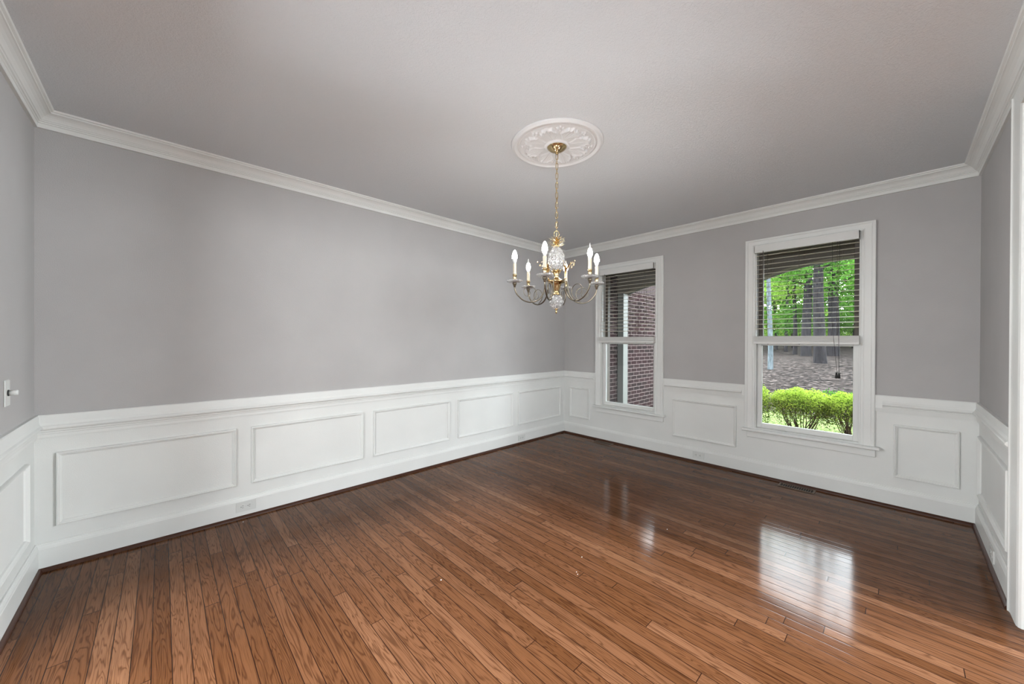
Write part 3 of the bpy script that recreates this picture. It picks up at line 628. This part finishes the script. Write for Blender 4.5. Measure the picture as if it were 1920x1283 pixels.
# six arms
RIGHT = Vector((math.cos(0.81025), math.sin(0.81025), 0)); TOW = Vector((math.sin(0.81025), -math.cos(0.81025), 0))
def catmull(pts, n=6):
    out = []; P = [pts[0]] + list(pts) + [pts[-1]]
    for i in range(1, len(P) - 2):
        for j in range(n):
            t = j / n; out.append(tuple(0.5 * ((2 * P[i][k]) + (-P[i - 1][k] + P[i + 1][k]) * t + (2 * P[i - 1][k] - 5 * P[i][k] + 4 * P[i + 1][k] - P[i + 2][k]) * t * t + (-P[i - 1][k] + 3 * P[i][k] - 3 * P[i + 1][k] + P[i + 2][k]) * t ** 3) for k in range(len(pts[0]))))
    out.append(tuple(pts[-1])); return out
ARMP = catmull([(0.048, 1.600), (0.062, 1.606), (0.071, 1.592), (0.073, 1.560), (0.085, 1.520), (0.115, 1.485), (0.160, 1.471), (0.205, 1.482), (0.240, 1.512), (0.256, 1.540), (0.260, 1.563)])
SCR = []
for i in range(46):                                       # spiral scroll nested in the arm's bow
    t = i / 45; a = -1.35 - t * 2 * PI * 1.45; rr = 0.046 * (1 - t) ** 0.85 + 0.007
    SCR.append((0.168 + rr * math.cos(a) + 0.010 * t, 1.530 + rr * math.sin(a)))
SCR = [(0.118, 1.484), (0.138, 1.4755)] + [(0.160, 1.477)] + SCR[4:]
def arm(k, kind):
    ang = math.radians(111 - 60 * k); d = RIGHT * math.cos(ang) + TOW * math.sin(ang); P = lambda r, z_: (d.x * r, d.y * r, z_)
    b = MB(); b.tube([P(r, z_) for r, z_ in ARMP], 0.0042, 8); a = bc(b, 'arm', M['antique'])
    c = (d.x * 0.260, d.y * 0.260)
    b = MB(); b.tube([P(r, z_) for r, z_ in SCR], [0.0026 - 0.0012 * i / len(SCR) for i in range(len(SCR))], 6); bc(b, 'scroll', M['antique'], a)
    b = MB(); b.lathe([(0.004, 1.5585), (0.006, 1.5605), (0.008, 1.5705), (0.012, 1.5785), (0.013, 1.5835), (0.011, 1.5865)], 20, c); bc(b, 'cup', M['antique'], a)
    b = MB(); b.lathe([(0.014, 1.5867), (0.030, 1.5855), (0.044, 1.5905), (0.0475, 1.5985), (0.046, 1.6025), (0.036, 1.5965), (0.014, 1.5935)], 36, c, smooth=False, off=lambda an, z_, r: 0.0012 * math.cos(18 * an) * (r > 0.04)); bc(b, 'bobeche', M['dish'], a)
    b = MB(); b.lathe([(0.011, 1.5940), (0.012, 1.6005), (0.0105, 1.6045), (0.0110, 1.6285), (0.0135, 1.6315), (0.0135, 1.6355), (0.011, 1.6375)], 20, c); bc(b, 'candle_socket', M['brass'], a)
    zs = 1.6355; top = {0: 1.7025, 1: 1.7025}[kind]
    b = MB(); b.lathe([(0.0102, zs), (0.0105, zs + 0.01), (0.0102, top - 0.004), (0.0095, top)], 18, c); bc(b, 'candle_sleeve', M['candle'], a)
    b = MB()
    if kind == 0:                                         # frosted torpedo bulb: pale lower shell, lit upper half
        b.lathe([(0.0075, top), (0.0085, top + 0.006), (0.0135, top + 0.018), (0.0162, top + 0.030)], 20, c, 1)
        b.lathe([(0.0162, top + 0.030), (0.0158, top + 0.042), (0.0135, top + 0.056), (0.0095, top + 0.069), (0.0045, top + 0.078), (0.001, top + 0.081)], 20, c, 0)
        bc(b, 'light_bulb', [M['glow'], M['bulb_base']], a)
    else:                                                 # clear flame-tip bulb
        b.lathe([(0.007, top), (0.0075, top + 0.006), (0.0125, top + 0.014), (0.0145, top + 0.025), (0.012, top + 0.040), (0.008, top + 0.052)], 18, c, 0)
        b.lathe([(0.0080, top + 0.052), (0.0045, top + 0.064), (0.0028, top + 0.074), (0.0012, top + 0.083)], 14, c, 1)
        bc(b, 'light_bulb', [M['flame'], M['bulb_base']], a)
for k, kind in enumerate((0, 1, 0, 1, 1, 0)): arm(k, kind)
# gilt leaf sprays rising between the arms
for ang in (21, 165, 268):
    a = math.radians(ang); d = RIGHT * math.cos(a) + TOW * math.sin(a); sp = empty('leaf_spray', (0, 0, 0), parent=ch)
    b = MB(); b.tube([(d.x * 0.046, d.y * 0.046, 1.604), (d.x * 0.056, d.y * 0.056, 1.622), (d.x * 0.058, d.y * 0.058, 1.650)], [0.005, 0.004, 0.003], 8); bc(b, 'stalk', M['gold'], sp)
    for j in range(13):
        a2 = a + (j - 6) * 0.26; dd = RIGHT * math.cos(a2) + TOW * math.sin(a2); ln = 0.058 + 0.040 * ((j * 37) % 5) / 4
        b = MB(); z0 = 1.632 + 0.006 * (j % 3); blade(b, (d.x * 0.056, d.y * 0.056, z0), dd, 1.0, ln, 0.0060, 0.62, 9)
        tp = Vector((d.x * 0.056, d.y * 0.056, z0)) + dd.normalized() * ln * 0.62 + Vector((0, 0, ln * 0.81))
        b.tube([tp + dd * (0.004 * math.cos(q)) - dd * 0.0 + Vector((0, 0, 0.004 * math.sin(q))) for q in [PI * 0.6 - i * 0.55 for i in range(8)]], 0.0016, 5)
        bc(b, 'leaf', M['gold'], sp)

# ------------------------------------------------------------------ porch and brick wing
b = MB(); b.box(-0.17, W - 0.001, 0.16, 1.95, -0.28, -0.10); st(b.build('porch_floor', M['soffit']), 'tan porch floor outside the windows', 'porch floor')
b = MB(); b.box(-0.17, W - 0.001, 0.16, 1.66, 2.36, 2.44); st(b.build('porch_soffit', M['soffit']), 'tan porch ceiling outside above the windows', 'porch ceiling')
b = MB(); b.box(-0.6, W - 0.001, 0.16, 2.1, 2.46, 2.54); st(b.build('porch_roof', M['soffit']), 'porch roof above the tan porch ceiling', 'roof')
def arch(x0, x1, spring, rise, n=28, pw=2.0):
    xm = (x0 + x1) / 2; hw = (x1 - x0) / 2
    return [(xm + hw * (2 * i / n - 1), spring + rise * (1 - abs(2 * i / n - 1) ** pw)) for i in range(n + 1)]
AR = [arch(-0.055, 1.03, 2.035, 0.130, 28, 1.5), arch(1.88, 3.50, 2.050, 0.157)]
edge = [(-0.17, 2.035)] + AR[0] + [(1.03, 2.035), (1.88, 2.035)] + AR[1] + [(W - 0.001, 2.035)]
b = MB(); n = len(edge); vs = []
for y in (1.65, 1.81):
    vs += [(x, y, z_) for x, z_ in edge] + [(x, y, 2.46) for x, z_ in edge]
fs = []
for i in range(n - 1):
    fs += [(i, i + 1, n + i + 1, n + i), (2 * n + i, 3 * n + i, 3 * n + i + 1, 2 * n + i + 1), (i, 2 * n + i, 2 * n + i + 1, i + 1), (n + i, n + i + 1, 3 * n + i + 1, 3 * n + i)]
fs += [(0, n, 3 * n, 2 * n), (n - 1, 3 * n - 1, 4 * n - 1, 2 * n - 1)]
b.add(vs, fs); st(b.build('porch_beam', M['soffit']), 'tan arched porch beam outside above both windows', 'porch beam')
b = MB()
for A_ in AR:
    for (xa, za), (xb, zb2) in zip(A_, A_[1:]):
        b.add([(xa, 1.80, za - 0.012), (xb, 1.80, zb2 - 0.012), (xb, 1.80, zb2 + 0.014), (xa, 1.80, za + 0.014), (xa, 1.835, za - 0.012), (xb, 1.835, zb2 - 0.012), (xb, 1.835, zb2 + 0.014), (xa, 1.835, za + 0.014)],
              [(0, 1, 2, 3), (7, 6, 5, 4), (0, 4, 5, 1), (3, 2, 6, 7), (0, 3, 7, 4), (1, 5, 6, 2)])
trim(b, 'pale edge trim along the porch arches', 'arch trim', M['post_paint'])
def post(x0, x1, y0, y1, lab):
    r = empty('porch_post', ((x0 + x1) / 2, (y0 + y1) / 2, -0.1)); tag(r, lab, 'post'); w_, d_ = (x1 - x0) / 2, (y1 - y0) / 2
    b = MB(); b.box(-w_, w_, -d_, d_, 0.0, 2.135); b.build('shaft', M['post_paint'], r, 0.004)
    b = MB(); b.box(-w_, w_ + 0.012, -d_ - 0.012, d_ + 0.012, 0.0, 0.12); b.build('plinth', M['post_paint'], r, 0.003)
post(-0.168, -0.058, 1.66, 1.81, 'pale porch post standing against the red brick wall')
b = MB(); b.box(-0.40, -0.17, 0.16, 4.6, -0.8, 2.345); st(b.build('wall_wing', M['brick']), 'red brick side wall of the house wing outside', 'wall')
b = MB(); b.box(-0.40, -0.15, 1.9, 4.65, 2.345, 2.46); trim(b, 'pale frieze board topping the outdoor brick wall', 'frieze board', M['post_paint'])
b = MB(); b.add([(-0.172, 1.85 + 0.072 * i + dx, z_) for i in range(37) for dx in (0.004, 0.066) for z_ in (2.12, 2.32)] + [(-0.166, 1.85 + 0.072 * i + dx, z_) for i in range(37) for dx in (0.004, 0.066) for z_ in (2.12, 2.32)],
      [q for i in range(37) for q in ((i * 4 + 148, i * 4 + 150, i * 4 + 151, i * 4 + 149), (i * 4, i * 4 + 148, i * 4 + 149, i * 4 + 1), (i * 4 + 2, i * 4 + 3, i * 4 + 151, i * 4 + 150), (i * 4 + 1, i * 4 + 149, i * 4 + 151, i * 4 + 3), (i * 4, i * 4 + 2, i * 4 + 150, i * 4 + 148))])
def m_sold():
    m, nt, bb = nodes('soldier_brick'); n_ = noise(nt, coords(nt), 40, 3)
    link(nt, ramp(nt, n_, [(0.3, (0.014, 0.008, 0.008)), (0.7, (0.032, 0.013, 0.013))]), bb.inputs['Base Color']); bb.inputs['Roughness'].default_value = 0.9; return m
trim(b, 'upright brick course along the top of the outdoor brick wall', 'brick course', m_sold())
# ------------------------------------------------------------------ yard
def gz(x, y):
    pts = [(-2, -0.42), (3.6, -0.42), (5.5, -0.36), (8.0, 0.05), (10.4, 0.36), (13, 0.48), (20, 0.60), (40, 1.2), (80, 4)]
    for (a, za), (c, zc) in zip(pts, pts[1:]):
        if y <= c: t = (y - a) / (c - a); return za + (zc - za) * t + 0.05 * mnoise.noise((x * 0.6, y * 0.6, 0)) * min(1, max(0, y - 4) / 3)
    return pts[-1][1]
b = MB(); nx, ny = 90, 110; xs = [-45 + 90 * i / nx for i in range(nx + 1)]; ys = [0.3 + 65 * (j / ny) ** 1.8 for j in range(ny + 1)]
b.add([(x, y, gz(x, y)) for y in ys for x in xs], [(j * (nx + 1) + i, j * (nx + 1) + i + 1, (j + 1) * (nx + 1) + i + 1, (j + 1) * (nx + 1) + i) for j in range(ny) for i in range(nx)], 0, True)
st(b.build('ground', M['ground']), 'yard of brown leaf litter with a lawn strip outside', 'ground')
def leaves(b, n, pos, size, mat=0):
    vs = []; fs = []
    for i in range(n):
        p = pos(); s_ = size * random.uniform(0.6, 1.3)
        n_ = Vector((random.gauss(0, 1), random.gauss(0, 1), random.gauss(0.4, 1))).normalized(); t = n_.orthogonal().normalized()
        t = (t * math.cos(random.uniform(0, 6.28)) + n_.cross(t) * math.sin(random.uniform(0, 6.28))).normalized(); q = n_.cross(t)
        k = len(vs); vs += [p - t * s_, p + q * s_ * 0.42 , p + t * s_, p - q * s_ * 0.42]; fs.append((k, k + 1, k + 2, k + 3))
    b.add(vs, fs, mat)
def shrub(x, y, w_, d_, h_, nl, lab, bare=0.45, mat='hedge', grp='hedge shrubs outside the garden-view window'):
    z0 = gz(x, y); r = empty('hedge_shrub', (x, y, z0)); tag(r, lab, 'shrub', grp)
    b = MB()
    for i in range(26):
        a = random.uniform(0, 6.28); e = Vector((w_ * 0.8 * math.cos(a), d_ * 0.8 * math.sin(a), h_ * random.uniform(0.7, 0.92))); s0 = Vector((random.gauss(0, w_ * 0.12), random.gauss(0, d_ * 0.15), -0.03))
        mid = s0.lerp(e, 0.5) + Vector((random.gauss(0, 0.04), random.gauss(0, 0.04), -0.03)); P = [s0, s0.lerp(mid, 0.5), mid, mid.lerp(e, 0.6) + Vector((0, 0, 0.02)), e]
        b.tube(P, [0.010, 0.008, 0.006, 0.004, 0.0015], 5)
        for j in range(3):
            f0 = mid.lerp(e, 0.2 + 0.25 * j); b.tube([f0, f0 + Vector((random.gauss(0, 0.07), random.gauss(0, 0.07), random.uniform(0.05, 0.14)))], [0.004, 0.0015], 4)
    b.build('stems', M['twig'], r)
    def pos():
        while True:
            u = Vector((random.uniform(-1, 1), random.uniform(-1, 1), random.uniform(0, 1)))
            rr = math.hypot(u.x, u.y)
            if rr > 1: continue
            top = 1 - 0.16 * rr ** 4 + 0.07 * mnoise.noise((x + u.x * 3, y + u.y * 3, 1.0))
            zz = top - (1 - bare) * abs(random.gauss(0, 0.42)) * 0.8
            if zz < bare * (0.75 + 0.5 * random.random()): 
                if random.random() > 0.12: continue
            if zz < 0.1: continue
            return Vector((u.x * w_, u.y * d_, zz * h_))
    b = MB(); leaves(b, int(nl * 1.15), pos, 0.0165)
    leaves(b, int(nl * 0.9), lambda: (lambda p: Vector((p.x * 0.97, p.y * 0.97, p.z - 0.03 - 0.18 * random.random() ** 2)))(pos()), 0.0165, 1); b.build('foliage', [M[mat], M['hedge_dark']], r)  # darker leaves low and inside put the hedge's inner shade into colour
shrub(1.25, 3.55, 0.40, 0.34, 0.92, 5200, 'rounded green hedge shrub leftmost in the garden view', 0.18)
shrub(2.02, 3.75, 0.42, 0.36, 0.86, 5200, 'bright green clipped hedge shrub in the middle of the garden view', 0.42)
shrub(2.66, 3.80, 0.40, 0.36, 0.84, 5000, 'bright green clipped hedge shrub, rightmost fully seen in garden view', 0.42)
shrub(3.30, 3.85, 0.40, 0.36, 0.86, 3600, 'clipped hedge shrub cut off by the right window stile', 0.42)
shrub(0.55, 3.50, 0.38, 0.34, 0.88, 3600, 'clipped hedge shrub hidden left of the garden view', 0.42)
# small plant in the leaf litter
r = empty('seedling', (2.17, 6.6, gz(2.17, 6.6))); tag(r, 'small dark green seedling growing in leaf litter behind the hedge', 'plant')
b = MB(); b.tube([(0, 0, -0.02), (0.01, 0, 0.25)], [0.006, 0.002], 5); b.build('stem', M['twig'], r)
b = MB(); leaves(b, 260, lambda: Vector((random.gauss(0, 0.16), random.gauss(0, 0.12), 0.24 + random.gauss(0, 0.06))), 0.035); b.build('foliage', M['leaf'], r)
def tree(x, y, rad, h_, lab, bark='bark', leafmat='leaf', nl=4200, crown=(1.6, 5.5), cr_=1.8, lean=0, grp=None, leafsize=0.075):
    z0 = gz(x, y); r = empty('tree', (x, y, z0)); tag(r, lab, 'tree', grp or 'woodland trees beyond the hedge')
    n = 10; ph = random.uniform(0, 6)
    b = MB(); ax = [Vector((lean * (i / n) * h_ + 0.04 * math.sin(i * 0.9 + ph), 0.04 * math.cos(i * 1.1 + ph), -0.1 + (h_ + 0.1) * i / n)) for i in range(n + 1)]
    b.tube([ax[0], ax[0].lerp(ax[1], 0.12), ax[0].lerp(ax[1], 0.3)] + ax[1:], [rad * 1.22, rad * 1.08, rad] + [rad * (1 - 0.65 * i / n) for i in range(1, n + 1)], 12)
    cl = []
    for i in range(9):
        zz = random.uniform(*crown); a = random.uniform(0, 6.28); ln = cr_ * random.uniform(0.5, 1.0); base = ax[min(n, int(zz / h_ * n))]
        e = Vector((base.x + ln * math.cos(a), base.y + ln * math.sin(a), zz + 0.35 * ln)); s0 = Vector((base.x, base.y, zz)); b.tube([s0, s0.lerp(e, 0.5) + Vector((0, 0, 0.08)), e], [rad * 0.22, rad * 0.14, 0.008], 6); cl.append((s0, e))
    b.build('trunk', M[bark], r)
    def pos():
        s0, e = random.choice(cl); t = random.uniform(0.25, 1.1); p = s0.lerp(e, t)
        return p + Vector((random.gauss(0, 0.38), random.gauss(0, 0.38), random.gauss(0, 0.22)))
    b = MB(); leaves(b, nl, pos, leafsize); b.build('crown', M[leafmat], r)
tree(0.23, 10.36, 0.075, 8.0, 'slim pale-barked tree nearest the house at left of garden view', 'pale_bark', 'leaf_light', 900, (3.0, 4.6), 1.4)
tree(1.20, 12.80, 0.185, 9.0, 'thick grey trunk nearest the hedge in the garden view', 'bark', 'leaf', 3400, (3.0, 4.6), 2.0)
tree(0.16, 18.00, 0.205, 9.0, 'thick grey trunk just left of the nearest thick trunk', 'bark', 'leaf', 3800, (2.6, 6.0), 2.4)
tree(1.02, 18.60, 0.235, 9.0, 'thick grey trunk just right of the nearest thick trunk', 'bark', 'leaf', 3800, (3.0, 6.0), 2.4)
tree(-0.55, 19.5, 0.10, 8.0, 'slender dark trunk midway between pale tree and thick trunks', 'bark', 'leaf_light', 3400, (2.0, 5.5), 2.0)
tree(1.75, 21.0, 0.11, 8.0, 'slender trunk right of the thick trunks behind the pull cords', 'bark', 'leaf', 3800, (1.6, 5.5), 2.2)
FAR = 'slender tree standing far back in the green woods'
for (x, y, rad) in ((-1.3, 22, 0.09), (-2.2, 24, 0.08), (-3.0, 23, 0.10), (-1.8, 27, 0.10), (-4.0, 27, 0.12), (0.2, 26, 0.12), (1.2, 28, 0.12), (2.4, 24, 0.13), (3.2, 27, 0.12), (-5.6, 26, 0.12), (-7.0, 24, 0.12), (-9.0, 26, 0.14), (5.0, 25, 0.13), (7.5, 26, 0.14)):
    tree(x, y, rad, random.uniform(7, 9), FAR, 'bark', random.choice(('leaf', 'leaf_light')), 4200, (0.9, 6.2), 2.6, random.uniform(-0.02, 0.02), 'slender trees far back in the woods', 0.11)
b = MB()
def und():
    a = random.uniform(-22, 16); yy = random.uniform(29, 36); return Vector((a, yy, gz(a, yy) + abs(random.gauss(0, 1.9)) + 0.1))
leaves(b, 26000, und, 0.2)
tag(b.build('undergrowth', M['leaf_light']), 'pale green leafy undergrowth at the back of the woods', 'undergrowth', kind='stuff')
